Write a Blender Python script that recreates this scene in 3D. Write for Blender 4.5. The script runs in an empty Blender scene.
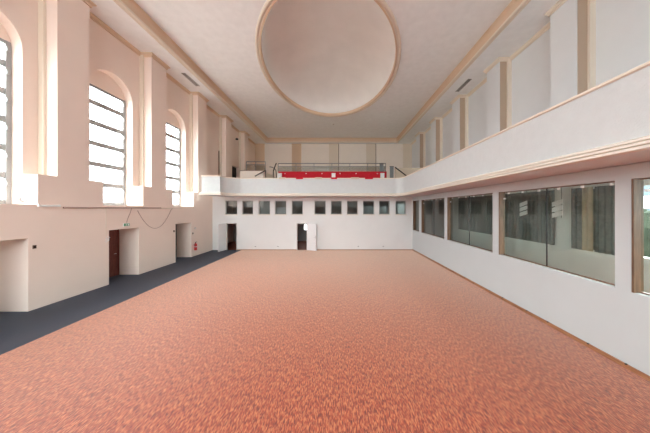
import bpy, bmesh, math, random
from mathutils import Vector
random.seed(7)
scene = bpy.context.scene
col = scene.collection
PI = math.pi

# ------------------------------------------------------------------ camera
CAM_H = 3.17
cam_data = bpy.data.cameras.new('camera')
cam_data.sensor_width = 36.0
cam_data.lens = 12.0
cam_data.shift_x = -12.0 / 650
cam_data.shift_y = -8.0 / 650
cam_data.clip_start = 0.05
cam = bpy.data.objects.new('camera', cam_data)
cam.location = (0, 0, CAM_H)
cam.rotation_euler = (PI / 2, 0, 0)
col.objects.link(cam)
scene.camera = cam

# ------------------------------------------------------------------ view, world, daylight
vs = scene.view_settings
vs.view_transform = 'Standard'
vs.look = 'None'
vs.gamma = 1.0
vs.use_curve_mapping = False
vs.exposure = 1.6
scene.cycles.max_bounces = 20
scene.cycles.diffuse_bounces = 16
scene.cycles.glossy_bounces = 4
scene.cycles.transparent_max_bounces = 16
scene.cycles.caustics_reflective = False
scene.cycles.caustics_refractive = False
scene.cycles.sample_clamp_indirect = 6.0

world = bpy.data.worlds.new('overcast_sky')
scene.world = world
world.use_nodes = True
bgn = world.node_tree.nodes['Background']
# overcast sky: luminance grows from the horizon to the zenith as (1 + 2 sin(elevation)) / 3
wn, wl_ = world.node_tree.nodes, world.node_tree.links.new
w_tc = wn.new('ShaderNodeTexCoord'); w_sep = wn.new('ShaderNodeSeparateXYZ')
w_max = wn.new('ShaderNodeMath'); w_max.operation = 'MAXIMUM'; w_max.inputs[1].default_value = 0.0
w_lum = wn.new('ShaderNodeMath'); w_lum.operation = 'MULTIPLY_ADD'; w_lum.inputs[1].default_value = 2 / 3; w_lum.inputs[2].default_value = 1 / 3
w_str = wn.new('ShaderNodeMath'); w_str.operation = 'MULTIPLY'; w_str.inputs[1].default_value = 13.0
wl_(w_tc.outputs['Generated'], w_sep.inputs[0]); wl_(w_sep.outputs['Z'], w_max.inputs[0]); wl_(w_max.outputs[0], w_lum.inputs[0])
wl_(w_lum.outputs[0], w_str.inputs[0]); wl_(w_str.outputs[0], bgn.inputs[1])
bgn.inputs[0].default_value = (0.90, 0.96, 1.0, 1)

WIN_C = [5.98, 9.71, 13.44]        # arched windows, centres along the wall
WIN_R = 0.94
for yc in WIN_C:                          # light portals in the window openings
    ld = bpy.data.lights.new('sky_portal', 'AREA')
    ld.shape = 'RECTANGLE'
    ld.size = 5.4
    ld.size_y = 2 * WIN_R
    ld.cycles.is_portal = True
    lo = bpy.data.objects.new('sky_portal', ld)
    lo.location = (-10.6, yc, 5.95)
    lo.rotation_euler = (0, -PI / 2, 0)
    col.objects.link(lo)
FILL_WIN = [(-8.6, -5.8, 4.6, 10.6), (-4.6, -1.8, 4.6, 10.6), (-.6, 2.2, 4.6, 10.6), (6.2, 8.8, .6, 3.7)]   # unseen windows added to the end wall for fill light
for (a, b, c, d) in FILL_WIN:
    ld = bpy.data.lights.new('sky_portal', 'AREA')
    ld.shape = 'RECTANGLE'
    ld.size = b - a
    ld.size_y = d - c
    ld.cycles.is_portal = True
    lo = bpy.data.objects.new('sky_portal', ld)
    lo.location = ((a + b) / 2, -9.34, (c + d) / 2)
    lo.rotation_euler = (PI / 2, 0, 0)
    col.objects.link(lo)

# ------------------------------------------------------------------ helpers
class MB:
    def __init__(s):
        s.v = []; s.f = []
    def quad(s, *pts):
        b = len(s.v); s.v += [tuple(p) for p in pts]; s.f.append(tuple(range(b, b + len(pts)))); return s
    def box(s, x0, y0, z0, x1, y1, z1):
        b = len(s.v)
        s.v += [(x0,y0,z0),(x1,y0,z0),(x1,y1,z0),(x0,y1,z0),(x0,y0,z1),(x1,y0,z1),(x1,y1,z1),(x0,y1,z1)]
        s.f += [tuple(b + i for i in q) for q in ((0,3,2,1),(4,5,6,7),(0,1,5,4),(1,2,6,5),(2,3,7,6),(3,0,4,7))]
        return s
    def prism(s, pts, d):
        """closed polygon pts (3-D) pushed by vector d"""
        b = len(s.v); n = len(pts); d = Vector(d)
        s.v += [tuple(p) for p in pts] + [tuple(Vector(p) + d) for p in pts]
        s.f.append(tuple(range(b, b + n))); s.f.append(tuple(range(b + 2 * n - 1, b + n - 1, -1)))
        for i in range(n):
            j = (i + 1) % n
            s.f.append((b + i, b + n + i, b + n + j, b + j))
        return s
    def tube(s, pts, r, n=8):
        pts = [Vector(p) for p in pts]; rings = []
        rr = r if isinstance(r, (list, tuple)) else [r] * len(pts)
        for i, p in enumerate(pts):
            t = (pts[min(i + 1, len(pts) - 1)] - pts[max(i - 1, 0)]).normalized()
            a = Vector((0, 0, 1)) if abs(t.z) < .9 else Vector((1, 0, 0))
            u = t.cross(a).normalized(); w = t.cross(u).normalized()
            b = len(s.v)
            s.v += [tuple(p + rr[i] * (math.cos(2*PI*k/n) * u + math.sin(2*PI*k/n) * w)) for k in range(n)]
            rings.append(b)
        for a, b in zip(rings, rings[1:]):
            for k in range(n):
                l = (k + 1) % n
                s.f.append((a + k, a + l, b + l, b + k))
        s.f.append(tuple(rings[0] + k for k in range(n))); s.f.append(tuple(rings[-1] + k for k in reversed(range(n))))
        return s
    def lathe(s, prof, c, n=16):
        """prof: (radius, z) list round a vertical axis at c"""
        rings = []
        for r, z in prof:
            b = len(s.v); rings.append(b)
            s.v += [(c[0] + r*math.cos(2*PI*k/n), c[1] + r*math.sin(2*PI*k/n), c[2] + z) for k in range(n)]
        for a, b in zip(rings, rings[1:]):
            for k in range(n):
                l = (k + 1) % n
                s.f.append((a + k, a + l, b + l, b + k))
        s.f.append(tuple(rings[0] + k for k in reversed(range(n)))); s.f.append(tuple(rings[-1] + k for k in range(n)))
        return s
    def build(s, name, mat, parent=None, smooth=False, fix=True):
        me = bpy.data.meshes.new(name)
        me.from_pydata(s.v, [], s.f)
        if fix:
            bm = bmesh.new(); bm.from_mesh(me)
            bmesh.ops.remove_doubles(bm, verts=bm.verts, dist=1e-5)
            bmesh.ops.recalc_face_normals(bm, faces=bm.faces)
            bm.to_mesh(me); bm.free()
        me.materials.append(mat)
        if smooth:
            for p in me.polygons: p.use_smooth = True
        o = bpy.data.objects.new(name, me)
        col.objects.link(o)
        if parent: o.parent = parent
        return o

def bx(name, mat, parent, *c):
    return MB().box(*c).build(name, mat, parent)

def tag(o, label, cat, group=None, kind=None):
    o['label'] = label; o['category'] = cat
    if group: o['group'] = group
    if kind: o['kind'] = kind
    return o

def empty(name, label, cat, group=None, kind=None, loc=(0, 0, 0)):
    o = bpy.data.objects.new(name, None); col.objects.link(o)
    o.empty_display_size = .1
    o.location = loc
    return tag(o, label, cat, group, kind)

def holed(mb, axis, c0, c1, u0, u1, z0, z1, holes, back=True):
    """wall between planes c0 (front) and c1 (back) across axis x or y, with rectangular holes (ua,ub,za,zb)"""
    P = (lambda c, u, z: (c, u, z)) if axis == 'x' else (lambda c, u, z: (u, c, z))
    us = sorted({u0, u1} | {min(max(h[i], u0), u1) for h in holes for i in (0, 1)})
    zs = sorted({z0, z1} | {min(max(h[i], z0), z1) for h in holes for i in (2, 3)})
    nu, nz = len(us) - 1, len(zs) - 1
    def solid(i, j):
        if i < 0 or j < 0 or i >= nu or j >= nz: return None
        u = (us[i] + us[i+1]) / 2; z = (zs[j] + zs[j+1]) / 2
        return not any(h[0] < u < h[1] and h[2] < z < h[3] for h in holes)
    for i in range(nu):
        for j in range(nz):
            if not solid(i, j): continue
            a, b, c, d = us[i], us[i+1], zs[j], zs[j+1]
            mb.quad(P(c0,a,c), P(c0,b,c), P(c0,b,d), P(c0,a,d))
            if back: mb.quad(P(c1,a,c), P(c1,b,c), P(c1,b,d), P(c1,a,d))
            if not solid(i-1, j): mb.quad(P(c0,a,c), P(c1,a,c), P(c1,a,d), P(c0,a,d))
            if not solid(i+1, j): mb.quad(P(c0,b,c), P(c1,b,c), P(c1,b,d), P(c0,b,d))
            if not solid(i, j-1): mb.quad(P(c0,a,c), P(c1,a,c), P(c1,b,c), P(c0,b,c))
            if not solid(i, j+1): mb.quad(P(c0,a,d), P(c1,a,d), P(c1,b,d), P(c0,b,d))
    return mb

def sweep(mb, path, prof):
    """sweep a closed profile [(offset to the LEFT of travel, z)] along an open plan path [(x,y)]"""
    n = len(path); m = len(prof); rings = []
    for i in range(n):
        p = Vector(path[i])
        d0 = (p - Vector(path[i-1])).normalized() if i else None
        d1 = (Vector(path[i+1]) - p).normalized() if i < n - 1 else None
        if d0 is None: d0 = d1
        if d1 is None: d1 = d0
        n0 = Vector((-d0.y, d0.x)); n1 = Vector((-d1.y, d1.x))
        nn = n0 + n1
        nn = nn / max(nn.dot(n0), 1e-4)
        b = len(mb.v); rings.append(b)
        mb.v += [(p.x + nn.x * o, p.y + nn.y * o, z) for o, z in prof]
    for a, b in zip(rings, rings[1:]):
        for k in range(m):
            l = (k + 1) % m
            mb.f.append((a + k, b + k, b + l, a + l))
    mb.f.append(tuple(rings[0] + k for k in range(m))); mb.f.append(tuple(rings[-1] + k for k in reversed(range(m))))
    return mb

# ------------------------------------------------------------------ materials
def mat(name, color, rough=.7, spec=.3, noise=None, bump=0, bscale=60, metallic=0, emit=None):
    m = bpy.data.materials.new(name); m.use_nodes = True
    nt = m.node_tree; b = nt.nodes['Principled BSDF']
    b.inputs['Base Color'].default_value = (*color, 1)
    b.inputs['Roughness'].default_value = rough
    b.inputs['Specular IOR Level'].default_value = spec
    b.inputs['Metallic'].default_value = metallic
    tc = nt.nodes.new('ShaderNodeTexCoord')
    if noise:
        amt, sc = noise
        nz = nt.nodes.new('ShaderNodeTexNoise'); nz.inputs['Scale'].default_value = sc; nz.inputs['Detail'].default_value = 4
        nt.links.new(tc.outputs['Object'], nz.inputs['Vector'])
        rp = nt.nodes.new('ShaderNodeValToRGB')
        rp.color_ramp.elements[0].position = .3; rp.color_ramp.elements[1].position = .7
        rp.color_ramp.elements[0].color = (*[c * (1 - amt) for c in color], 1)
        rp.color_ramp.elements[1].color = (*[min(1, c * (1 + amt)) for c in color], 1)
        nt.links.new(nz.outputs['Fac'], rp.inputs['Fac']); nt.links.new(rp.outputs['Color'], b.inputs['Base Color'])
    if bump:
        n2 = nt.nodes.new('ShaderNodeTexNoise'); n2.inputs['Scale'].default_value = bscale; n2.inputs['Detail'].default_value = 3
        nt.links.new(tc.outputs['Object'], n2.inputs['Vector'])
        bp = nt.nodes.new('ShaderNodeBump'); bp.inputs['Strength'].default_value = bump; bp.inputs['Distance'].default_value = .01
        nt.links.new(n2.outputs['Fac'], bp.inputs['Height']); nt.links.new(bp.outputs['Normal'], b.inputs['Normal'])
    return m

def wood(name, c1, c2, scale=(12, 12, 1.2), rough=.45):
    m = mat(name, c1, rough, .4); nt = m.node_tree; b = nt.nodes['Principled BSDF']
    tc = nt.nodes.new('ShaderNodeTexCoord'); mp = nt.nodes.new('ShaderNodeMapping'); mp.inputs['Scale'].default_value = scale
    nz = nt.nodes.new('ShaderNodeTexNoise'); nz.inputs['Scale'].default_value = 2.5; nz.inputs['Detail'].default_value = 5
    rp = nt.nodes.new('ShaderNodeValToRGB')
    rp.color_ramp.elements[0].color = (*c1, 1); rp.color_ramp.elements[1].color = (*c2, 1)
    rp.color_ramp.elements[0].position = .35; rp.color_ramp.elements[1].position = .65
    nt.links.new(tc.outputs['Object'], mp.inputs[0]); nt.links.new(mp.outputs[0], nz.inputs['Vector'])
    nt.links.new(nz.outputs['Fac'], rp.inputs['Fac']); nt.links.new(rp.outputs['Color'], b.inputs['Base Color'])
    return m

def glass(name, tint, gloss_ior=1.5, rough=.02):
    m = bpy.data.materials.new(name); m.use_nodes = True; nt = m.node_tree
    nt.nodes.remove(nt.nodes['Principled BSDF']); out = nt.nodes['Material Output']
    tr = nt.nodes.new('ShaderNodeBsdfTransparent'); tr.inputs[0].default_value = (*tint, 1)
    gl = nt.nodes.new('ShaderNodeBsdfGlossy'); gl.inputs['Roughness'].default_value = rough
    lw = nt.nodes.new('ShaderNodeLayerWeight'); lw.inputs[0].default_value = .5     # Schlick reflectance, the same from both sides
    pw = nt.nodes.new('ShaderNodeMath'); pw.operation = 'POWER'; pw.inputs[1].default_value = 5.0
    r0 = ((gloss_ior - 1) / (gloss_ior + 1))**2
    fr = nt.nodes.new('ShaderNodeMath'); fr.operation = 'MULTIPLY_ADD'; fr.inputs[1].default_value = 1 - r0; fr.inputs[2].default_value = r0
    nt.links.new(lw.outputs['Facing'], pw.inputs[0]); nt.links.new(pw.outputs[0], fr.inputs[0])
    mx = nt.nodes.new('ShaderNodeMixShader')
    nt.links.new(fr.outputs[0], mx.inputs[0]); nt.links.new(tr.outputs[0], mx.inputs[1]); nt.links.new(gl.outputs[0], mx.inputs[2])
    nt.links.new(mx.outputs[0], out.inputs[0])
    return m

def carpet_mat():
    m = bpy.data.materials.new('flecked_red_carpet'); m.use_nodes = True; nt = m.node_tree
    b = nt.nodes['Principled BSDF']; L = nt.links.new
    tc = nt.nodes.new('ShaderNodeTexCoord')
    def layer(scale, rotz, seed, det=3):
        mp = nt.nodes.new('ShaderNodeMapping'); mp.inputs['Scale'].default_value = scale; mp.inputs['Rotation'].default_value = (0, 0, rotz)
        mp.inputs['Location'].default_value = (seed, seed * 2, 0)
        nz = nt.nodes.new('ShaderNodeTexNoise'); nz.inputs['Scale'].default_value = 1; nz.inputs['Detail'].default_value = det
        nz.inputs['Distortion'].default_value = .6
        L(tc.outputs['Object'], mp.inputs[0]); L(mp.outputs[0], nz.inputs['Vector'])
        return nz
    a = layer((60, 13, 1), math.radians(9), 3.1, 1)
    c = layer((58, 11, 1), math.radians(-12), 11.7, 1)
    r1 = nt.nodes.new('ShaderNodeValToRGB'); e = r1.color_ramp.elements
    e[0].position = .40; e[0].color = (.10, .012, .014, 1)
    e[1].position = .61; e[1].color = (.66, .25, .10, 1)
    q = e.new(.47); q.color = (.32, .035, .016, 1)
    q = e.new(.53); q.color = (.40, .068, .026, 1)
    r2 = nt.nodes.new('ShaderNodeValToRGB'); e2 = r2.color_ramp.elements
    e2[0].position = .36; e2[0].color = (.14, .022, .026, 1)
    e2[1].position = .62; e2[1].color = (.47, .095, .036, 1)
    mx = nt.nodes.new('ShaderNodeMix'); mx.data_type = 'RGBA'; mx.inputs[0].default_value = .42
    L(a.outputs['Fac'], r1.inputs[0]); L(c.outputs['Fac'], r2.inputs[0])
    L(r1.outputs[0], mx.inputs[6]); L(r2.outputs[0], mx.inputs[7]); L(mx.outputs[2], b.inputs['Base Color'])
    b.inputs['Roughness'].default_value = .58; b.inputs['Specular IOR Level'].default_value = .5
    b.inputs['Sheen Weight'].default_value = 1.0; b.inputs['Sheen Roughness'].default_value = .4; b.inputs['Sheen Tint'].default_value = (1, .80, .64, 1)
    bp = nt.nodes.new('ShaderNodeBump'); bp.inputs['Strength'].default_value = .35; bp.inputs['Distance'].default_value = .01
    L(a.outputs['Fac'], bp.inputs['Height']); L(bp.outputs['Normal'], b.inputs['Normal'])
    return m

M = dict(
    plaster=mat('white_plaster', (.74, .765, .775), .8, .2, (.015, 1.2), .12, 45),
    peach=mat('peach_plaster', (.87, .735, .65), .8, .2, (.015, 1.2), .12, 45),
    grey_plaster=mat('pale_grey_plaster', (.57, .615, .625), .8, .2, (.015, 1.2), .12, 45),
    warm_white=mat('warm_white_plaster', (.77, .77, .76), .8, .2, (.015, 1.2), .12, 45),
    rough_plaster=mat('rough_white_plaster', (.60, .63, .63), .8, .2, (.02, 6), .5, 38),
    ceiling=mat('textured_ceiling_plaster', (.90, .915, .91), .85, .2, (.03, 3.0), .5, 25),
    dome=mat('dome_plaster', (.92, .925, .90), .8, .2, (.03, .8)),
    tan=mat('tan_moulding_paint', (.70, .53, .38), .6, .3),
    cream=mat('cream_moulding_paint', (.78, .70, .59), .6, .3),
    pier_tan=mat('tan_pier_paint', (.47, .36, .27), .6, .3),
    endwall=mat('warm_beige_plaster', (.93, .86, .78), .8, .2, (.015, 1.2)),
    pale_trim=mat('pale_moulding_paint', (.77, .71, .63), .6, .3),
    pale_boards=wood('pale_floor_boards', (.66, .60, .52), (.76, .70, .62), (10, 1, 10)),  # unseen gallery boards, made pale to bounce light upward
    carpet=carpet_mat(),
    blue=mat('slate_blue_carpet', (.042, .052, .075), .6, .4, (.25, 60), .4, 200),
    red_floor=mat('dull_red_floor', (.32, .09, .05), .6),
    steel=mat('grey_window_steel', (.34, .35, .35), .5, .4),
    wframe=mat('pale_window_paint', (.48, .49, .47), .5, .4),
    brown=wood('brown_window_wood', (.12, .065, .035), (.20, .11, .06)),
    redwood=wood('red_brown_door_wood', (.11, .025, .02), (.19, .05, .035)),
    oak=wood('oak_skirting', (.28, .12, .06), (.42, .20, .10), (14, 1.5, 14)),
    dark=mat('dark_door_paint', (.02, .015, .014), .6),
    door=mat('white_door_paint', (.80, .80, .80), .45, .4, (.015, 2)),
    panegl=glass('clear_window_glass', (.95, .97, .97)),
    bigglass=glass('greenish_plate_glass', (.83, .88, .85)),
    smallglass=glass('grey_small_pane_glass', (.72, .76, .76)),
    rail=mat('grey_railing_metal', (.20, .21, .21), .5, .4),
    mesh=glass('smoked_railing_glass', (.72, .72, .70)),
    black=mat('black_metal', (.02, .018, .018), .5),
    red=mat('red_fabric', (.55, .015, .03), .7, .2, (.1, 8)),
    extred=mat('red_enamel', (.55, .02, .02), .3, .5),
    white=mat('white_plastic', (.85, .85, .84), .4, .4),
    beige=mat('beige_fabric', (.62, .54, .42), .8),
    chrome=mat('brushed_metal', (.6, .6, .6), .35, .5, metallic=1),
    green=mat('exit_green', (.02, .28, .10), .4),
    cable=mat('brown_cable', (.46, .33, .28), .6),
    wallin=mat('side_room_paint', (.68, .69, .66), .8, .2, (.03, 1)),
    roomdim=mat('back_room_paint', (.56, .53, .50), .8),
    curt_d=mat('dark_grey_curtain', (.17, .18, .165), .85, .1, (.2, 9)),
    curt_b=mat('beige_curtain', (.40, .34, .24), .85, .1, (.1, 9)),
    blind=mat('grey_blind', (.50, .52, .52), .6),
    blindw=mat('pale_blind', (.72, .75, .76), .6),
    hedge=mat('green_hedge', (.026, .032, .022), .9, .1, (.4, 4), .8, 8),
    facade=mat('blue_grey_facade', (.07, .09, .11), .8),
    soil=mat('grey_ground', (.30, .29, .27), .9),
)

# ------------------------------------------------------------------ main numbers (metres)
YN, YB, YG = -9.0, 16.54, 26.6           # near wall, wall under the gallery, gallery's far wall
XL, XLP = -10.05, -9.5                   # upper left wall, face of its piers and of the base wall
XR = 5.76                                # lower right wall
XRU, XRP = 9.15, 8.58                    # upper right wall, face of its piers
ZS, ZC = 11.09, 11.59                    # soffit, coffered ceiling
CX0, CX1, CY0, CY1 = -8.34, 7.2, 1.6, 25.9
ZB, ZF, ZT = 4.02, 4.25, 5.27            # balcony underside, floor, parapet top
XB, YBF = 4.46, 14.9                     # balcony front faces
BLOCK_T = 4.26
SILL = 3.30
SPRING = 8.29

# ------------------------------------------------------------------ floors
o = MB().box(-7.28, YN, -.2, XR + .2, YB + .1, 0).build('floor', M['carpet'])
tag(o, 'red and orange flecked carpet covering the hall floor', 'carpet', kind='structure')
o = MB().box(-10.6, YN, -.2, -7.28, YB + .1, -.004).build('floor_strip', M['blue'])
tag(o, 'slate blue carpet strip along the wall with arched windows', 'carpet', kind='structure')
o = MB().box(-10.6, YB + .1, -.2, 9.4, 21.2, -.004).build('floor_back_room', M['red_floor'])
tag(o, 'dull red floor of the dim room behind the back doors', 'floor', kind='structure')
o = MB().box(XR + .2, YN, -.2, 9.4, YB + .1, -.004).build('floor_side_room', M['red_floor'])
tag(o, 'floor of the side room behind the large windows', 'floor', kind='structure')

# ------------------------------------------------------------------ left wall
DOOR_HW, DOOR_H = .685, 2.26
wl = empty('wall_left', 'pale pink wall with tall arched windows and square piers', 'wall', kind='structure')
mb = MB()
ZA = SPRING + WIN_R
holes = [(c - WIN_R, c + WIN_R, SILL, ZA) for c in WIN_C] + [(c - DOOR_HW, c + DOOR_HW, -1, DOOR_H) for c in WIN_C]
GD = (20.75, 22.15, ZF, 7.32)
holed(mb, 'x', XL, -10.55, YN, YG, 0, ZS + .6, holes + [GD])
NA = 28
for c in WIN_C:
    arc = [(c - WIN_R * math.cos(PI * k / NA), SPRING + WIN_R * math.sin(PI * k / NA)) for k in range(NA + 1)]
    for a, b in zip(arc, arc[1:]):
        mb.quad((XL, *a), (XL, *b), (-10.55, *b), (-10.55, *a))
        corner = (c - WIN_R, ZA) if (a[0] + b[0]) / 2 < c else (c + WIN_R, ZA)
        for X in (XL, -10.55):
            mb.quad((X, *corner), (X, *a), (X, *b))
mb.build('upper_wall', M['peach'], wl)
mb = MB()
holes = [(c - .90, c + .90, SILL, BLOCK_T + 1) for c in WIN_C] + [(c - DOOR_HW, c + DOOR_HW, -1, DOOR_H) for c in WIN_C]
holed(mb, 'x', XLP, XL + .001, YN, YB, 0, BLOCK_T, holes)
mb.build('base_wall', M['peach'], wl)
for c in (4.10, 7.84, 11.58, 15.30, 19.02, 22.72):
    p = bx('pier', M['peach'], wl, XL + .001, c - .48, BLOCK_T if c < 16 else ZF, XLP, c + .48, ZS)
    bx('corner_strip', M['cream'], p, XL + .001, c - .56, BLOCK_T if c < 16 else ZF, XL + .18, c - .48, ZS - .1)
# cornice under the soffit, following wall and piers
path = [(XL, YN)]
for c in (4.10, 7.84, 11.58, 15.30, 19.02, 22.72):
    path += [(XL, c - .48), (XLP, c - .48), (XLP, c + .48), (XL, c + .48)]
path += [(XL, YG)]
sweep(MB(), path, [(0, ZS), (0, ZS - .17), (-.05, ZS - .17), (-.05, ZS - .11), (-.13, ZS - .04), (-.13, ZS)]).build('cornice', M['tan'], wl)

# arched windows
BARS = [8.45, 7.72, 6.85, 5.97, 5.09, 4.22, 3.35]
ordw = ['arched steel window cut off by the picture edge, nearest of the three in view',
        'middle arched steel window of the three, above the dark red door',
        'farthest arched steel window, beside the white end of the balcony']
XGL = -10.44
for i, c in enumerate(WIN_C):
    w = empty('window_%d' % (i + 1), ordw[i], 'window', 'arched windows', 'structure', (XGL, c, SILL))
    def lb(name, m, *q):
        return MB().box(q[0] - XGL, q[1] - c, q[2] - SILL, q[3] - XGL, q[4] - c, q[5] - SILL).build(name, m, w)
    arc = [(0, WIN_R * -math.cos(PI * k / NA), SPRING + WIN_R * math.sin(PI * k / NA) - SILL) for k in range(NA + 1)]
    arc = [p for p in arc if p[2] > BARS[0] - SILL]
    hw = math.sqrt(WIN_R**2 - (BARS[0] - SPRING)**2)
    MB().prism([(-.05, -hw, BARS[0] - SILL)] + [(-.05, p[1], p[2]) for p in arc] + [(-.05, hw, BARS[0] - SILL)], (.1, 0, 0)).build('tympanum', M['peach'], w)
    for y0, y1 in ((c - WIN_R, c - WIN_R + .07), (c + WIN_R - .12, c + WIN_R)):
        lb('frame_post', M['steel'], XGL - .04, y0, SILL, XGL + .05, y1, BARS[0])
    for k, z in enumerate(BARS):
        t = .10
        lb('glazing_bar', M['steel'], XGL - .03, c - WIN_R + .07, z - t, XGL + .03, c + WIN_R - .09, z + t)
        if k < 6:
            lb('pane', M['panegl'], XGL - .012, c - WIN_R + .07, BARS[k+1] + t, XGL - .004, c + WIN_R - .09, z - t)
            lb('hinge', M['steel'], XGL + .05, c + WIN_R - .12, z - .32, XGL + .09, c + WIN_R - .05, z - .20)

# doors in the recesses of the left wall
def left_door(idx, c, m, label, extra):
    d = empty('door_%d' % idx, label, 'door', kind='structure', loc=(-10.46, c, 0))
    MB().box(-.05, -DOOR_HW + .08, 0, 0, DOOR_HW - .08, DOOR_H - .08).build('leaf', m, d)
    for s in (-1, 1):
        MB().box(-.06, s * DOOR_HW, 0, .02, s * (DOOR_HW - .08), DOOR_H).build('jamb', extra, d)
    MB().box(-.06, -DOOR_HW + .08, DOOR_H - .08, .02, DOOR_HW - .08, DOOR_H).build('head', extra, d)
    for z0, z1 in ((.18, .78), (.92, 1.48), (1.62, 2.06)):
        for s in (-1, 1):
            y0, y1 = sorted((s * .06, s * (DOOR_HW - .16)))
            MB().box(0, y0, z0, .012, y1, z1).build('door_panel', m, d)
    h = MB().tube([(.012, .5, 1.05), (.06, .5, 1.05), (.06, .40, 1.05)], .011).build('door_handle', M['chrome'], d)
left_door(1, WIN_C[0], M['door'], 'white panel door deep in the recess nearest the camera', M['cream'])
left_door(2, WIN_C[1], M['redwood'], 'dark red wooden door under the green exit sign', M['redwood'])
left_door(3, WIN_C[2], M['dark'], 'black door in the recess beside the fire extinguisher', M['dark'])
# gallery doorway
d = empty('door_6', 'black doorway high on the gallery beside the arched-window wall', 'door', kind='structure', loc=(-10.3, 21.45, ZF))
MB().box(-.05, -.7, 0, 0, .7, 7.32 - ZF).build('leaf', M['dark'], d)
MB().box(0, -.70, 1.0, .04, .70, 1.06).build('push_bar', M['black'], d)

# ------------------------------------------------------------------ near wall behind the camera
mb = MB(); holed(mb, 'y', YN, YN - .3, -10.55, 9.5, 0, ZS + .6, FILL_WIN)
o = mb.build('wall_near', M['plaster'])
for i, (a, b, c, d) in enumerate(FILL_WIN):
    w = empty('window_%d' % (22 + i), ['tall plain window behind the camera, nearest the arched-window wall', 'tall plain window behind the camera, middle of the three', 'tall plain window behind the camera, nearest the long balcony', 'low end window of the side room, behind the camera'][i], 'window', 'windows of the near end wall', 'structure', (a, YN - .2, c))
    n = max(1, round((d - c) / 2.2))
    for k in range(n):
        MB().box(.05, -.006, (d - c) * k / n + .05, b - a - .05, .006, (d - c) * (k + 1) / n - .05).build('pane', M['panegl'], w)
        MB().box(0, -.04, (d - c) * k / n - .05, b - a, .04, (d - c) * k / n + .05).build('glazing_bar', M['steel'], w)
tag(o, 'plain white end wall behind the camera', 'wall', kind='structure')

# ------------------------------------------------------------------ wall under the gallery
BW = [(-8.53,-7.62), (-7.25,-6.41), (-5.99,-5.11), (-4.76,-3.87), (-3.47,-2.60), (-1.73,-.85), (-.48,.38), (.75,1.60), (1.98,2.86), (3.21,4.05), (4.47,5.29)]
BZ0, BZ1 = 2.71, 3.77
BD = [(-8.44, -7.63, 2.06), (-3.08, -2.27, 2.05)]
wb = empty('wall_back', 'white wall under the gallery with a row of small square windows', 'wall', kind='structure')
mb = MB()
holed(mb, 'y', YB, YB + .22, -10.6, XR, 0, ZF, [(a, b, BZ0, BZ1) for a, b in BW] + [(a, b, -1, h) for a, b, h in BD])
mb.build('plaster_face', M['warm_white'], wb)
bnames = ['first', 'second', 'third', 'fourth', 'fifth', 'sixth', 'seventh', 'eighth', 'ninth', 'tenth', 'eleventh']
for i, (a, b) in enumerate(BW):
    w = empty('window_%d' % (9 + i), 'small square window under the gallery, %s from the arched-window wall' % bnames[i], 'window', 'small windows under the gallery', 'structure', ((a + b) / 2, YB + .12, BZ0))
    hw = (b - a) / 2; H = BZ1 - BZ0
    for s in (-1, 1):
        x0, x1 = sorted((s * hw, s * (hw - .05)))
        MB().box(x0, -.03, 0, x1, .05, H).build('frame_stile', M['wframe'], w)
    MB().box(-hw + .05, -.03, 0, hw - .05, .05, .05).build('frame_rail', M['wframe'], w)
    MB().box(-hw + .05, -.03, H - .05, hw - .05, .05, H).build('frame_rail', M['wframe'], w)
    MB().box(-hw + .05, 0, .05, hw - .05, .012, H - .05).build('pane', M['smallglass'], w)
    MB().box(-hw - .05, -.16, -.05, hw + .05, -.03, 0).build('sill', M['cream'], w)
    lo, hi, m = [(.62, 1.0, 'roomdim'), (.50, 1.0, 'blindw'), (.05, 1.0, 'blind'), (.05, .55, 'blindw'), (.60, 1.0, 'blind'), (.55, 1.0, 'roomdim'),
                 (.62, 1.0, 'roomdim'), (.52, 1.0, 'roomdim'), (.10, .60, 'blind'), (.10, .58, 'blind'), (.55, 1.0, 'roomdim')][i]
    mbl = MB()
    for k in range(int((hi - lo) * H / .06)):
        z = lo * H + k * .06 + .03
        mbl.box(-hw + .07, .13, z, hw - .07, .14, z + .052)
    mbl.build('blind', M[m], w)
# open doors of the back wall
def leaf_door(idx, hx, x0, x1, h, ang, width, label):
    d = empty('door_%d' % idx, label, 'door', kind='structure', loc=(hx, YB, 0))
    for s, xx in ((1, x0), (-1, x1)):
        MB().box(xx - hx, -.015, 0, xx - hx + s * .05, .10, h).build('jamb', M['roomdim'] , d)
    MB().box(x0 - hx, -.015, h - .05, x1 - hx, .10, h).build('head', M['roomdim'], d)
    lf = MB().box(0, -.045, .01, width, 0, h - .02).build('leaf', M['door'], d)
    lf.rotation_euler = (0, 0, ang); lf.location = (0, -.03, 0)
    MB().tube([(width - .07, -.045, 1.02), (width - .07, -.10, 1.02), (width - .19, -.10, 1.02)], .012).build('door_handle', M['chrome'], lf)
    MB().box(width - .10, -.050, .92, width - .04, -.045, 1.14).build('handle_plate', M['chrome'], lf)
leaf_door(4, -8.44, -8.44, -7.63, 2.06, math.radians(-104), .78, 'open white door at the corner above the blue carpet strip')
leaf_door(5, -2.27, -3.08, -2.27, 2.05, math.radians(-25), .82, 'open white door in the middle of the back wall')
# socket plates low on the back wall
for i, x in enumerate((-6.22, -4.50, 1.62, 3.53)):
    s = empty('wall_socket', ['socket on the back wall nearest the corner door', 'socket on the back wall just before the open middle door',
              'socket on the back wall past the open middle door', 'socket on the back wall nearest the large windows'][i], 'socket', 'sockets on the back wall', loc=(x, YB, .28))
    MB().box(-.06, -.012, -.04, .06, 0, .04).build('plate', M['white'], s)
    for k in (-.03, .03):
        MB().box(k - .02, -.03, -.02, k + .02, -.012, .02).build('outlet', M['black'], s)

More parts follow.
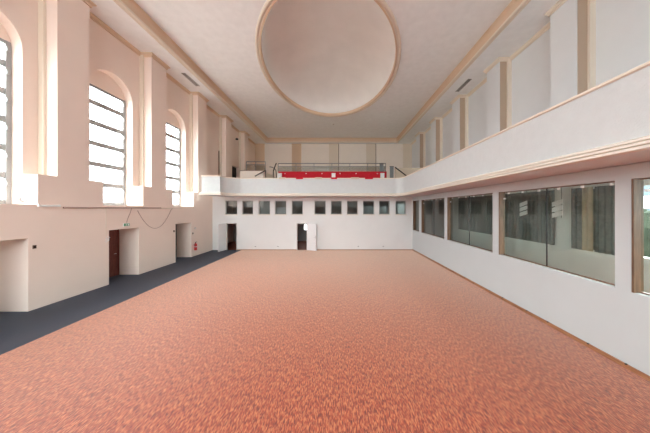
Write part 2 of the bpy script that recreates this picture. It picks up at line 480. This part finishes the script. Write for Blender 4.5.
# dim room behind
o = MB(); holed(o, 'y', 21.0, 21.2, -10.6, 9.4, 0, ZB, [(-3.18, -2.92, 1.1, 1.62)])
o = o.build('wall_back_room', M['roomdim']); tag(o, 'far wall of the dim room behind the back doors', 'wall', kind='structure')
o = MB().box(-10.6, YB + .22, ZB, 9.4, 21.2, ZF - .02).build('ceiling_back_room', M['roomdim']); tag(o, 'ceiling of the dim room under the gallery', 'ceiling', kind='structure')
o = holed(MB(), 'x', -10.6, -10.75, YB, 21.2, 0, ZF, [(16.9, 20.8, .4, 3.8)]).build('wall_back_room_left', M['roomdim']); tag(o, 'end wall of the dim room behind the corner door', 'wall', kind='structure')  # unseen opening added to let daylight brighten the dim room
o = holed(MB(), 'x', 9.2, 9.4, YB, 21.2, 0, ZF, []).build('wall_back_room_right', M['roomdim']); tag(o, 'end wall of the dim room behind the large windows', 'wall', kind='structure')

# ------------------------------------------------------------------ right wall with the plate-glass windows
RW = [(15.22, 16.44), (11.62, 14.80), (8.02, 11.34), (4.49, 7.73), (.95, 4.245), (-2.6, .65), (-6.1, -2.9)]
RZ0, RZ1 = 1.53, 3.75
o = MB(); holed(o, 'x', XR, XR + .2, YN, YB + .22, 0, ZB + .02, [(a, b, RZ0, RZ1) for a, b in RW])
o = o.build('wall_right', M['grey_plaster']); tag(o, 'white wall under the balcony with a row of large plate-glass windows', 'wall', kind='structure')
rl = ['narrow glass window in the corner by the back wall', 'second plate-glass window from the back wall', 'third plate-glass window from the back wall, in two panes',
      'largest plate-glass window in full view, with dark curtains behind it', 'brown-framed plate-glass window cut off by the picture edge', 'plate-glass window beside the camera, beyond the picture edge', 'plate-glass window behind the camera, beyond the picture edge']
for i, (a, b) in enumerate(RW):
    w = empty('window_%d' % (4 + i if i < 5 else 26 + i), rl[i], 'window', 'plate-glass windows', 'structure', (XR + .15, a, RZ0))
    L = b - a; H = RZ1 - RZ0
    MB().box(-.02, 0, 0, .05, .02, H).build('frame_jamb', M['brown'], w)
    MB().box(-.14, L - .035, 0, .05, L, H).build('frame_jamb', M['brown'], w)
    MB().box(-.02, .02, 0, .05, L - .035, .02).build('frame_rail', M['brown'], w)
    MB().box(-.02, .02, H - .02, .05, L - .035, H).build('frame_rail', M['brown'], w)
    n = 2 if L > 2 else 1
    for k in range(n):
        y0 = .02 + (L - .055) * k / n + (.006 if k else 0); y1 = .02 + (L - .055) * (k + 1) / n - (.006 if k < n - 1 else 0)
        p = MB().box(-.006, y0, .03, .006, y1, H - .03).build('pane', M['bigglass'], w)
    if n == 2:
        MB().box(-.012, L / 2 - .0175, .02, .012, L / 2 + .0025, H - .02).build('pane_joint', M['black'], w)
    if L > 2:
        for k in range(6):
            yy = .15 + k * (L - .45) / 5
            MB().box(-.045, yy - .022, H - .085, -.006, yy + .022, H - .03).build('glass_clip', M['white'], w)
        MB().box(-.06, L - .16, H - .26, -.006, L - .12, H - .21).build('glass_clip', M['white'], w)

# side room behind the glass
XF = 9.0
o = MB(); FH = [(-8.4, -5.0), (-4.4, -.4), (.6, 6.62), (7.05, 8.25), (9.35, 11.7), (13.0, 15.9)]  # near openings, out of view, added to brighten the side room
holed(o, 'x', XF, XF + .25, YN, YB + .3, 0, ZB, [(a, b, 1.72, 3.85) for a, b in FH])
o = o.build('wall_side_room', M['wallin']); tag(o, 'grey-green outer wall of the side room behind the plate glass', 'wall', kind='structure')
cl = [None, 'dark and beige striped curtain behind the largest plate-glass window', 'dark curtain with two bright panes behind the largest plate-glass window', 'dark curtain behind the two-pane glass window']
def curtain(label, y0, y1, m, x=XF - .06):
    mb = MB(); n = int((y1 - y0) / .03) + 1
    pts = [(x + .035 * math.sin(k * .03 * 2 * PI / .19), y0 + (y1 - y0) * k / n) for k in range(n + 1)]
    for a, b in zip(pts, pts[1:]):
        mb.quad((*a, 1.66), (*b, 1.66), (*b, 3.93), (*a, 3.93))
    ob = mb.build('curtain', m, smooth=True)
    return tag(ob, label, 'curtain', 'curtains of the side room')
curtain('dark curtain by the edge of the largest plate-glass window', 6.86, 7.44, M['curt_d'])
curtain('narrow charcoal curtain between two beige ones behind plate glass', 7.36, 7.66, M['curt_d'], XF - .02)
curtain('beige curtain hanging in the side room behind the largest plate glass', 7.56, 7.92, M['curt_b'])
curtain('dark curtain beside the pale pillar behind the largest plate glass', 7.90, 8.30, M['curt_d'])
curtain('wide dark curtain behind the far pane of the largest plate glass', 8.9, 11.76, M['curt_d'])
curtain('dark curtain behind the two-pane plate-glass window', 12.5, 15.95, M['curt_d'])

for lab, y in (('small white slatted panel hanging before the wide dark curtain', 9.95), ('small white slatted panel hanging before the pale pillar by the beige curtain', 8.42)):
    v = empty('slatted_panel', lab, 'panel', 'slatted panels in the side room', loc=(8.55, y, 2.80))  # added panels that stand in for bright patches in the plate glass
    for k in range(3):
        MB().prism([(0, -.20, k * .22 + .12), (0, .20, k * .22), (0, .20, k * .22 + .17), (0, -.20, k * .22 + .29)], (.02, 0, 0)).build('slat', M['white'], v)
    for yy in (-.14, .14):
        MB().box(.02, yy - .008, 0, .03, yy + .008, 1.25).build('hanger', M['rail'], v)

# outdoors seen through the framed window
mb = MB().box(9.45, -60, -.6, 80, 80, -.5); mb.box(-80, -60, -.6, -10.8, 80, -.5)
o = mb.build('ground_outside', M['soil']); tag(o, 'grey paved ground outside the hall', 'ground', kind='structure')
o = MB().box(26, 2, -.5, 36, 24, 7.0)
o = o.build('outside_building', M['facade']); tag(o, 'blue-grey building seen through the brown-framed window', 'building')
bx('window_band', M['roomdim'], o, 25.9, 2, 3.2, 26, 24, 4.2)
bx('roof_edge', M['wframe'], o, 25.7, 2, 6.8, 36, 24, 7.2)
mb = MB()
hed = [(13 + .3 * random.random(), -2 + k * .5, -.5 + 3.2 + .5 * random.random()) for k in range(40)]
for (x, y, z) in hed:
    mb.lathe([(.25, -.5), (.75, .2), (.8, z * .5), (.6, z * .8), (.25, z), (.05, z + .1)], (x, y, 0), 9)
o = mb.build('hedge', M['hedge']); tag(o, 'clipped green hedge outside the brown-framed window', 'hedge')

# ------------------------------------------------------------------ upper right wall
wr = empty('wall_right_upper', 'white upper wall behind the long balcony with square piers', 'wall', kind='structure')
MB().box(XRU, YN, ZF, XRU + .3, YG, ZS + .6).build('upper_wall', M['plaster'], wr)
RP = (4.50, 8.24, 11.93, 15.66, 19.35, 23.0)
for c in RP:
    p = bx('pier', M['plaster'], wr, XRP, c - .48, ZF, XRU - .001, c + .48, ZS)
    bx('side_panel', M['pier_tan'], p, XRP + .03, c - .50, ZF, XRU - .2, c - .48, ZS - .16)
    bx('corner_strip', M['cream'], p, XRU - .2, c - .58, ZF, XRU - .001, c - .48, ZS - .1)
path = [(XRU, YG)]
for c in reversed(RP):
    path += [(XRU, c + .48), (XRP, c + .48), (XRP, c - .48), (XRU, c - .48)]
path += [(XRU, YN)]
sweep(MB(), path, [(0, ZS), (0, ZS - .17), (-.05, ZS - .17), (-.05, ZS - .11), (-.13, ZS - .04), (-.13, ZS)]).build('cornice', M['cream'], wr)

# ------------------------------------------------------------------ gallery end wall
wg = empty('wall_gallery', 'cream end wall high behind the gallery, with flat pilasters', 'wall', kind='structure')
MB().box(-10.55, YG, ZF, 9.45, YG + .3, ZS + .6).build('end_wall', M['endwall'], wg)
for x in (-9.45, -4.95, -.40, 4.15, 8.65):
    p = MB().box(x - .57, YG - .12, ZF, x + .57, YG, ZS).build('pilaster', M['tan'] if x < -4 else M['cream'], wg)
    if abs(x) < 5 and x > -4:
        MB().box(x + .57, YG - .10, ZF, x + .64, YG, ZS).build('edge_pipe', M['brown'], p)

# ------------------------------------------------------------------ ceiling
ce = empty('ceiling', 'pale plaster ceiling with a sunk centre field and an oval dome', 'ceiling', kind='structure')
mb = MB()
for q in ((-10.55, YN - .3, CX0, YG + .3), (CX1, YN - .3, 9.45, YG + .3), (CX0, YN - .3, CX1, CY0), (CX0, CY1, CX1, YG + .3)):
    mb.box(q[0], q[1], ZS, q[2], q[3], ZS + .7)
mb.build('soffit', M['ceiling'], ce)
DXC, DYC, DA, DB = -.45, 13.74, 4.15, 6.08
N = 96
mb = MB()
angs = sorted({2 * PI * k / N for k in range(N)} | {math.atan2(y - DYC, x - DXC) % (2 * PI) for x in (CX0, CX1) for y in (CY0, CY1)})
ring = []
for a in angs:
    c, s = math.cos(a), math.sin(a)
    t = min([(X - DXC) / c for X in (CX0, CX1) if abs(c) > 1e-9 and (X - DXC) / c > 0] + [(Y - DYC) / s for Y in (CY0, CY1) if abs(s) > 1e-9 and (Y - DYC) / s > 0])
    te = 1 / math.sqrt((c / DA)**2 + (s / DB)**2) * .97
    ring.append(((DXC + te * c, DYC + te * s, ZC), (DXC + t * c, DYC + t * s, ZC)))
for k in range(len(ring)):
    l = (k + 1) % len(ring)
    mb.quad(ring[k][0], ring[k][1], ring[l][1], ring[l][0])
mb.build('centre_field', M['ceiling'], ce)
# dome bowl
mb = MB(); K = 14; RISE = 1.9
prof = [(1.0 - .03, 0.0), (1.0 - .03, .18)] + [(.955 * math.cos(PI / 2 * k / K), .18 + RISE * math.sin(PI / 2 * k / K)) for k in range(K)]
rows = []
for s, z in prof:
    b = len(mb.v); rows.append(b)
    mb.v += [(DXC + s * DA * math.cos(2*PI*k/N), DYC + s * DB * math.sin(2*PI*k/N), ZC + z) for k in range(N)]
for a, b in zip(rows, rows[1:]):
    for k in range(N):
        l = (k + 1) % N
        mb.f.append((a + k, a + l, b + l, b + k))
mb.f.append(tuple(rows[-1] + k for k in range(N)))
mb.build('dome', M['dome'], ce, smooth=True)
# rim moulding of the dome
def rim(name, m, prof):
    mb = MB(); rows = []
    for d, z in prof:
        b = len(mb.v); rows.append(b)
        mb.v += [(DXC + (DA + d) * math.cos(2*PI*k/N), DYC + (DB + d) * math.sin(2*PI*k/N), ZC + z) for k in range(N)]
    for i in range(len(rows)):
        a, b = rows[i], rows[(i + 1) % len(rows)]
        for k in range(N):
            l = (k + 1) % N
            mb.f.append((a + k, a + l, b + l, b + k))
    return mb.build(name, m, ce)
rim('dome_moulding', M['cream'], [(0, .02), (0, -.05), (-.06, -.08), (-.12, -.06), (-.15, -.03), (-.24, -.03), (-.24, .02)])
rim('dome_inner_moulding', M['tan'], [(-.20, .02), (-.20, -.06), (-.27, -.06), (-.29, .0), (-.29, .16), (-.20, .16)])
# mouldings of the sunk field's edge
rect = [(CX0, CY1), (CX0, CY0), (CX1, CY0), (CX1, CY1)]
def frame_sweep(name, m, prof):
    mb = MB(); m_ = len(prof); rows = []
    for o_, z in prof:
        b = len(mb.v); rows.append(b)
        mb.v += [(CX0 + o_, CY0 + o_, z), (CX1 - o_, CY0 + o_, z), (CX1 - o_, CY1 - o_, z), (CX0 + o_, CY1 - o_, z)]
    for i in range(m_):
        a, b = rows[i], rows[(i + 1) % m_]
        for k in range(4):
            l = (k + 1) % 4
            mb.f.append((a + k, a + l, b + l, b + k))
    return mb.build(name, m, ce)
frame_sweep('cove_face', M['tan'], [(-.02, ZC), (-.02, ZS + .06), (.02, ZS + .06), (.02, ZC - .16), (.06, ZC - .08), (.12, ZC - .03), (.12, ZC)])
frame_sweep('cove_lip', M['cream'], [(-.16, ZS + .01), (-.16, ZS - .03), (-.08, ZS - .05), (-.05, ZS - .02), (-.01, ZS - .02), (.02, ZS - .06), (.06, ZS - .03), (.06, ZS + .06), (-.02, ZS + .06)])
# vents in the soffit
for lab, x, y0, y1 in (('slotted air vent in the soffit above the arched windows', -8.98, 12.66, 14.0), ('slotted air vent in the soffit above the long balcony', 8.12, 13.25, 14.67)):
    v = empty('ceiling_vent', lab, 'vent', 'soffit air vents', loc=(x, (y0 + y1) / 2, ZS))
    h = (y1 - y0) / 2
    MB().box(-.10, -h, -.012, .10, h, 0).build('backing', M['black'], v)
    for s in (-1, 1):
        MB().box(s * .10, -h, -.03, s * .125, h, 0).build('frame_side', M['wframe'], v)
    for k in range(12):
        yy = -h + (k + .5) * 2 * h / 12
        MB().box(-.10, yy - .02, -.028, .10, yy + .012, -.012).build('slat', M['roomdim'], v)
o = MB().lathe([(.09, 0), (.09, -.03), (.05, -.06)], (-.35, 21.6, ZC), 14).build('smoke_detector', M['roomdim'])
tag(o, 'small round detector on the ceiling beyond the oval dome', 'detector')

# ------------------------------------------------------------------ balcony
def arcpts(cx, cy, r, a0, a1, n=10):
    return [(cx + r * math.cos(a0 + (a1 - a0) * k / n), cy + r * math.sin(a0 + (a1 - a0) * k / n)) for k in range(n + 1)]
RC, RL = .62, .95
XE0, XE1, YE = -8.62, -7.45, 13.8
path = [(XB, YN)] + arcpts(XB - RC, YBF - RC, RC, 0, PI / 2) + arcpts(XE1 + RL, YBF - RL, RL, PI / 2, PI) + [(XE1, YE), (XE0, YE), (XE0, YBF + .4)]
bal = empty('balcony', 'long white balcony wrapping round the hall with a moulded lower edge', 'balcony', kind='structure')
# travel goes up the right side, so LEFT of travel is the hall
sweep(MB(), path, [(0, ZB + .20), (0, ZT - .06), (-.18, ZT - .06), (-.18, ZB + .20)]).build('parapet', M['rough_plaster'], bal)
sweep(MB(), path, [(.01, ZT - .06), (.035, ZT - .045), (.035, ZT - .015), (.02, ZT), (-.20, ZT), (-.20, ZT - .06)]).build('cap_rail', M['cream'], bal)
sweep(MB(), path, [(-.02, ZB), (.13, ZB), (.13, ZB + .04), (.06, ZB + .04), (.06, ZB + .065), (.115, ZB + .065), (.115, ZB + .105), (.04, ZB + .105), (.04, ZB + .13), (.085, ZB + .13), (.085, ZB + .16), (.0, ZB + .20), (-.02, ZB + .20)]).build('lower_moulding', M['pale_trim'], bal)
ins = []
for i, (x, y) in enumerate(path):
    p = Vector((x, y)); d0 = (p - Vector(path[i-1])).normalized() if i else None
    d1 = (Vector(path[i+1]) - p).normalized() if i < len(path) - 1 else d0
    d0 = d0 or d1; nn = Vector((-d0.y - d1.y, d0.x + d1.x)); nn /= nn.dot(Vector((-d0.y, d0.x)))
    ins.append((p.x - .02 * nn.x, p.y - .02 * nn.y))
slab = [(XRU, YN), (XRU, YB), (ins[-1][0], YB)] + list(reversed(ins))
mb = MB().prism([(x, y, ZB + .03) for x, y in slab], (0, 0, ZF - ZB - .03))
mb.build('slab', M['plaster'], bal)
o = MB().box(-10.05, YB, ZF - .03, XRU, YG, ZF).build('floor_gallery', M['pale_boards']); tag(o, 'floor of the upper gallery behind the balcony front', 'floor', kind='structure')

# ------------------------------------------------------------------ skirtings
bb = empty('baseboard_right', 'oak skirting strip along the wall under the plate-glass windows', 'skirting', kind='structure')
y = YN
while y < YB - .05:
    e = min(y + 1.6, YB - .01)
    bd = bx('board', M['oak'], bb, XR - .03, y + .004, 0, XR, e - .004, .085)
    for q in (.5, 1.15):
        if y + q < e: bx('clip', M['black'], bd, XR - .036, y + q - .015, .07, XR, y + q + .015, .09)
    y = e
bb = empty('baseboard_back', 'thin tan skirting strip along the back wall', 'skirting', kind='structure')
for a, b in ((-7.62, -3.09), (-2.26, XR - .04)):
    bx('board', M['oak'], bb, a, YB - .02, 0, b, YB, .05)

# ------------------------------------------------------------------ things on the left wall
# fire extinguisher
fx = empty('fire_extinguisher', 'red fire extinguisher hung on the wall past the black door', 'extinguisher', loc=(XLP + .125, 14.37, .40))
MB().lathe([(.06, 0), (.085, .02), (.085, .36), (.075, .41), (.04, .45), (.03, .47)], (0, 0, 0), 18).build('cylinder', M['extred'], fx, smooth=False)
MB().lathe([(.03, .47), (.03, .51), (.02, .53)], (0, 0, 0), 12).build('valve', M['black'], fx)
MB().box(-.012, -.02, .53, .012, .11, .555).build('lever', M['black'], fx)
MB().tube([(0, -.03, .50), (.02, -.10, .47), (.03, -.11, .35), (.03, -.10, .18)], .012).build('hose', M['black'], fx)
MB().box(-.11, -.03, .28, -.08, .03, .42).build('bracket', M['chrome'], fx)
MB().lathe([(.0865, .22), (.0865, .26)], (0, 0, 0), 18).build('label_band', M['white'], fx)
# call point and switch above it
s = empty('alarm_call_point', 'small dark call point above the fire extinguisher', 'call point', loc=(XLP, 14.50, 1.85))
MB().box(0, -.05, -.05, .035, .05, .05).build('case', M['roomdim'], s); MB().box(.035, -.03, -.03, .04, .03, .03).build('glass_face', M['white'], s)
def switch(label, y, z):
    s = empty('light_switch', label, 'switch', 'light switches', loc=(XLP, y, z))
    MB().box(0, -.04, -.055, .015, .04, .055).build('plate', M['brown'], s); MB().box(.015, -.025, -.035, .024, .025, .035).build('rocker', M['black'], s)
switch('small dark switch right beside the recess of the black door', 14.27, 1.53)
switch('small brown switch beside the recess nearest the camera', 6.80, 1.965)
switch('small dark switch just before the recess of the black door', 12.62, 1.85)
# exit sign
s = empty('exit_sign', 'small green exit sign with a running figure above the dark red door', 'exit sign', loc=(XLP, 9.75, 2.37)); s.scale = (.8, .8, .8)
MB().box(0, -.17, 0, .05, .17, .17).build('case', M['white'], s)
MB().box(.05, -.155, .015, .054, .155, .155).build('green_face', M['green'], s)
fg = MB()
fg.prism([(.055, -.10, .03), (.055, -.06, .07), (.055, -.035, .065), (.055, -.01, .03), (.055, .01, .035), (.055, -.015, .085), (.055, -.03, .105), (.055, .0, .10), (.055, .0, .112), (.055, -.045, .122), (.055, -.085, .10), (.055, -.08, .09), (.055, -.055, .10), (.055, -.07, .075), (.055, -.115, .04)], (.002, 0, 0))
fg.build('running_figure', M['white'], s)
MB().box(.0545, -.052, .125, .057, -.03, .145).build('figure_head', M['white'], s)
MB().box(.0545, .05, .03, .057, .12, .14).build('door_symbol', M['white'], s)
# conduit, cables
def tubeobj(name, m, label, cat, pts, r):
    return tag(MB().tube(pts, r).build(name, m), label, cat)
tubeobj('conduit_pipe', M['cable'], 'thin brown pipe running along the wall just below the window sills', 'pipe', [(XLP + .03, 7.5, 3.20), (XLP + .03, 11.65, 3.20)], .028)
tubeobj('conduit_pipe', M['cream'], 'thin cream pipe continuing the brown one below the farthest window', 'pipe', [(XLP + .03, 11.66, 3.18), (XLP + .03, 14.35, 3.18)], .02)
tubeobj('wall_cable', M['cream'], 'pale cable running straight down beside the dark red door recess', 'cable', [(XLP + .012, 8.9, 3.18), (XLP + .012, 8.9, 2.0)], .011)
tubeobj('wall_cable', M['cable'], 'short cable dropping from the pipe to the exit sign', 'cable', [(XLP + .02, 10.0, 3.19), (XLP + .015, 9.95, 3.0), (XLP + .012, 9.82, 2.7), (XLP + .02, 9.76, 2.53)], .011)
n = 18
loop = []
for k in range(n + 1):
    t = k / n; yy = 10.24 + (12.40 - 10.24) * t
    zz = 3.17 - 1.03 * (1 - (2 * t - .95)**2 if abs(2 * t - .95) < 1 else 0)
    loop.append((XLP + .075, yy, zz))
tubeobj('hanging_cable', M['cable'], 'slack cable hanging in a deep loop between two windows', 'cable', loop, .012)
pts = [(XLP + .03 + .05 * math.sin(k * 2.1), 8.93 + .07 * math.sin(k * 1.3), 1.98 - .012 * k + .05 * math.cos(k * 1.7)) for k in range(16)]
tubeobj('cable_tangle', M['white'], 'small tangle of loose wire beside the dark red door recess', 'cable', pts, .010)
# tube lamp on the ledge and wire tangle
tl = empty('tube_lamp', 'short white tube lamp fixed on the wall below the nearest window', 'lamp', loc=(XLP, 7.14, 3.22))
MB().box(0, -.27, 0, .06, .27, .035).build('batten', M['white'], tl)
MB().tube([(.03, -.25, .055), (.03, .25, .055)], .018).build('tube', M['white'], tl)
for s in (-1, 1): MB().box(.01, s * .25, .03, .05, s * .27, .085).build('end_cap', M['white'], tl)
pts = [(-9.58 + .08 * math.sin(k * 1.9), 6.62 + .16 * math.sin(k * 1.17 + .5), SILL + .03 + .11 * (1 + math.sin(k * 2.3)) * (1 if k % 7 else 1.7)) for k in range(34)]
tubeobj('wire_bundle', M['chrome'], 'loose bundle of thin grey wire on the sill of the nearest window', 'wire', pts, .007)

# ------------------------------------------------------------------ things on the gallery
YP = 19.0
pl = empty('gallery_platform', 'raised platform on the gallery behind the red panel', 'platform', kind='structure')
bx('platform_deck', M['pale_boards'], pl, -5.15, YP + .06, ZF, 4.35, YG - .15, 6.30)
bx('side_platform', M['endwall'], pl, -8.62, YP + .3, ZF, -6.55, YG - .15, 6.52)
bx('side_capping', M['brown'], pl, -8.62, YP + .27, 6.52, -6.55, YP + .40, 6.56)
bx('stair_side', M['beige'], pl, 5.12, YP, ZF, 8.5, YP + .2, 6.72)
# red panel
rp = empty('red_panel', 'long red fabric panel across the front of the gallery platform', 'panel', loc=(0, YP, 5.7))
MB().box(-5.15, -.02, -.5, 4.35, .05, .70).build('fabric', M['red'], rp)
MB().box(-5.15, -.04, .66, 4.35, .06, .71).build('top_rail', M['red'], rp)
for x in (-4.55, -2.70, -1.32, .27, 1.67, 3.53):
    MB().lathe([(.05, -.02), (.06, 0), (.05, .03)], (x, -.06, .52), 10).build('knob', M['white'], rp)
for i, (x, z) in enumerate(((-4.95, 5.95), (-.30, 5.95), (3.92, 5.95))):
    b = empty('white_box', ['white box before the red panel at its end near the dark handrail', 'white box before the middle of the red panel', 'white box before the red panel at its end near the stair'][i], 'box', 'white boxes on the gallery', loc=(x, YP - .25, z))
    MB().box(-.16, -.1, -.3, .16, .1, .22).build('carton', M['white'], b); MB().box(-.17, -.11, .22, .17, .11, .27).build('lid', M['white'], b)
    MB().box(-.12, -.08, ZF - z, .12, .08, -.3).build('stand', M['black'], b)
# railings
def railing(label, x0, x1, y, z0, z1, n, infill):
    r = empty('metal_railing', label, 'railing', 'gallery railings', loc=(0, y, 0))
    MB().box(x0, -.025, z1 - .07, x1, .025, z1).build('top_rail', M['rail'], r)
    MB().box(x0, -.02, z1 - .33, x1, .02, z1 - .27).build('mid_rail', M['rail'], r)
    for k in range(n + 1):
        x = x0 + (x1 - x0) * k / n
        MB().box(x - .025, -.02, z0, x + .025, .02, z1 - .07).build('post', M['rail'], r)
    for k in range(n):
        a = x0 + (x1 - x0) * k / n; b = x0 + (x1 - x0) * (k + 1) / n
        MB().box(a + .03, -.006, z0 + .04, b - .03, .006, z1 - .34).build('infill_pane', infill, r)
    return r
railing('long grey railing above the red panel', -5.2, 4.30, YP + .15, 6.41, 7.18, 6, M['mesh'])
railing('short brown-grey railing on the cream side platform of the gallery', -8.1, -6.4, YP + .35, 6.56, 7.38, 2, M['mesh'])
for (lab, x0, x1, z0, z1) in (('dark square post at the end of the long gallery railing', 3.72, 4.05, 6.4, 7.1), ('dark square post at the top of the gallery stair', 4.62, 4.92, ZF, 6.85)):
    p = empty('railing_post', lab, 'post', 'railing end posts', loc=((x0 + x1) / 2, YP - .1, z0))
    h = (x1 - x0) / 2
    MB().box(-h, -.04, 0, h, .04, z1 - z0 - .05).build('shaft', M['rail'], p); MB().box(-h - .02, -.05, z1 - z0 - .05, h + .02, .05, z1 - z0).build('cap', M['black'], p)
def handrail(label, pts, r=.05, posts=()):
    h = empty('stair_handrail', label, 'handrail', 'gallery stair handrails')
    MB().tube(pts, r).build('rail', M['black'], h)
    for a in posts: MB().tube([a, (a[0], a[1], ZF)], .04).build('post', M['black'], h)
handrail('black sloping handrail against the cream side platform', [(-7.2, YP, 6.0), (-6.3, YP + .1, 6.53)], .05, [(-6.3, YP + .1, 6.53)])
handrail('dark handrail sloping down before the beige stair side', [(5.02, YP - .24, 6.75), (6.05, YP - .3, 5.95)], .05, [(6.05, YP - .3, 5.95)])
handrail('grey curved handrail in the gap beside the red panel', [(-6.2, YP + .9, 7.0), (-5.9, YP + .9, 6.95), (-5.62, YP + .9, 6.7), (-5.55, YP + .9, 6.2)], .03, [(-5.55, YP + .9, 6.2)])
handrail('steep dark handrail at the end of the red panel', [(-5.55, YP - .1, 6.45), (-5.40, YP - .02, 6.95), (-5.32, YP + .02, 7.15)], .05, [(-5.55, YP - .1, 6.45)])
# pads on the parapet
pads = [(296, 303, 'red', 'red pad on the balcony rail, nearest the arched windows'), (331, 337, 'red', 'red pad on the balcony rail, middle of the three'), (365, 373, 'red', 'red pad on the balcony rail, nearest the curved corner'),
        (279, 285, 'beige', 'beige pad on the balcony rail, nearest the arched windows'), (315, 322, 'beige', 'beige pad on the balcony rail, middle of the three'), (351, 359, 'beige', 'beige pad on the balcony rail, nearest the curved corner')]
for a, b, m, lab in pads:
    x0 = (a - 337) * .0685; x1 = (b - 337) * .0685
    p = empty('rail_pad', lab, 'pad', 'pads on the balcony rail', loc=((x0 + x1) / 2, YBF, ZT))
    h = (x1 - x0) / 2
    MB().box(-h, -.05, 0, h, .20, .035).build('cushion', M[m], p)
    MB().box(-h, -.065, -.09, h, -.05, .035).build('front_flap', M[m], p)
# pole and lamp on the gallery's side wall
tubeobj('wall_pole', M['brown'], 'thin brown pole against the wall beyond the farthest arched window', 'pole', [(XL + .04, 18.36, ZF), (XL + .04, 18.36, 8.05)], .04)
s = empty('wall_spotlight', 'small dark spotlight high on the wall above the black doorway', 'spotlight', loc=(XL, 21.5, 10.05))
MB().box(0, -.05, -.05, .05, .05, .05).build('mount', M['black'], s); MB().tube([(.05, 0, 0), (.16, 0, -.02), (.22, -.12, -.05), (.26, -.3, -.08)], [.02, .03, .09, .10], 10).build('lamp_head', M['black'], s)
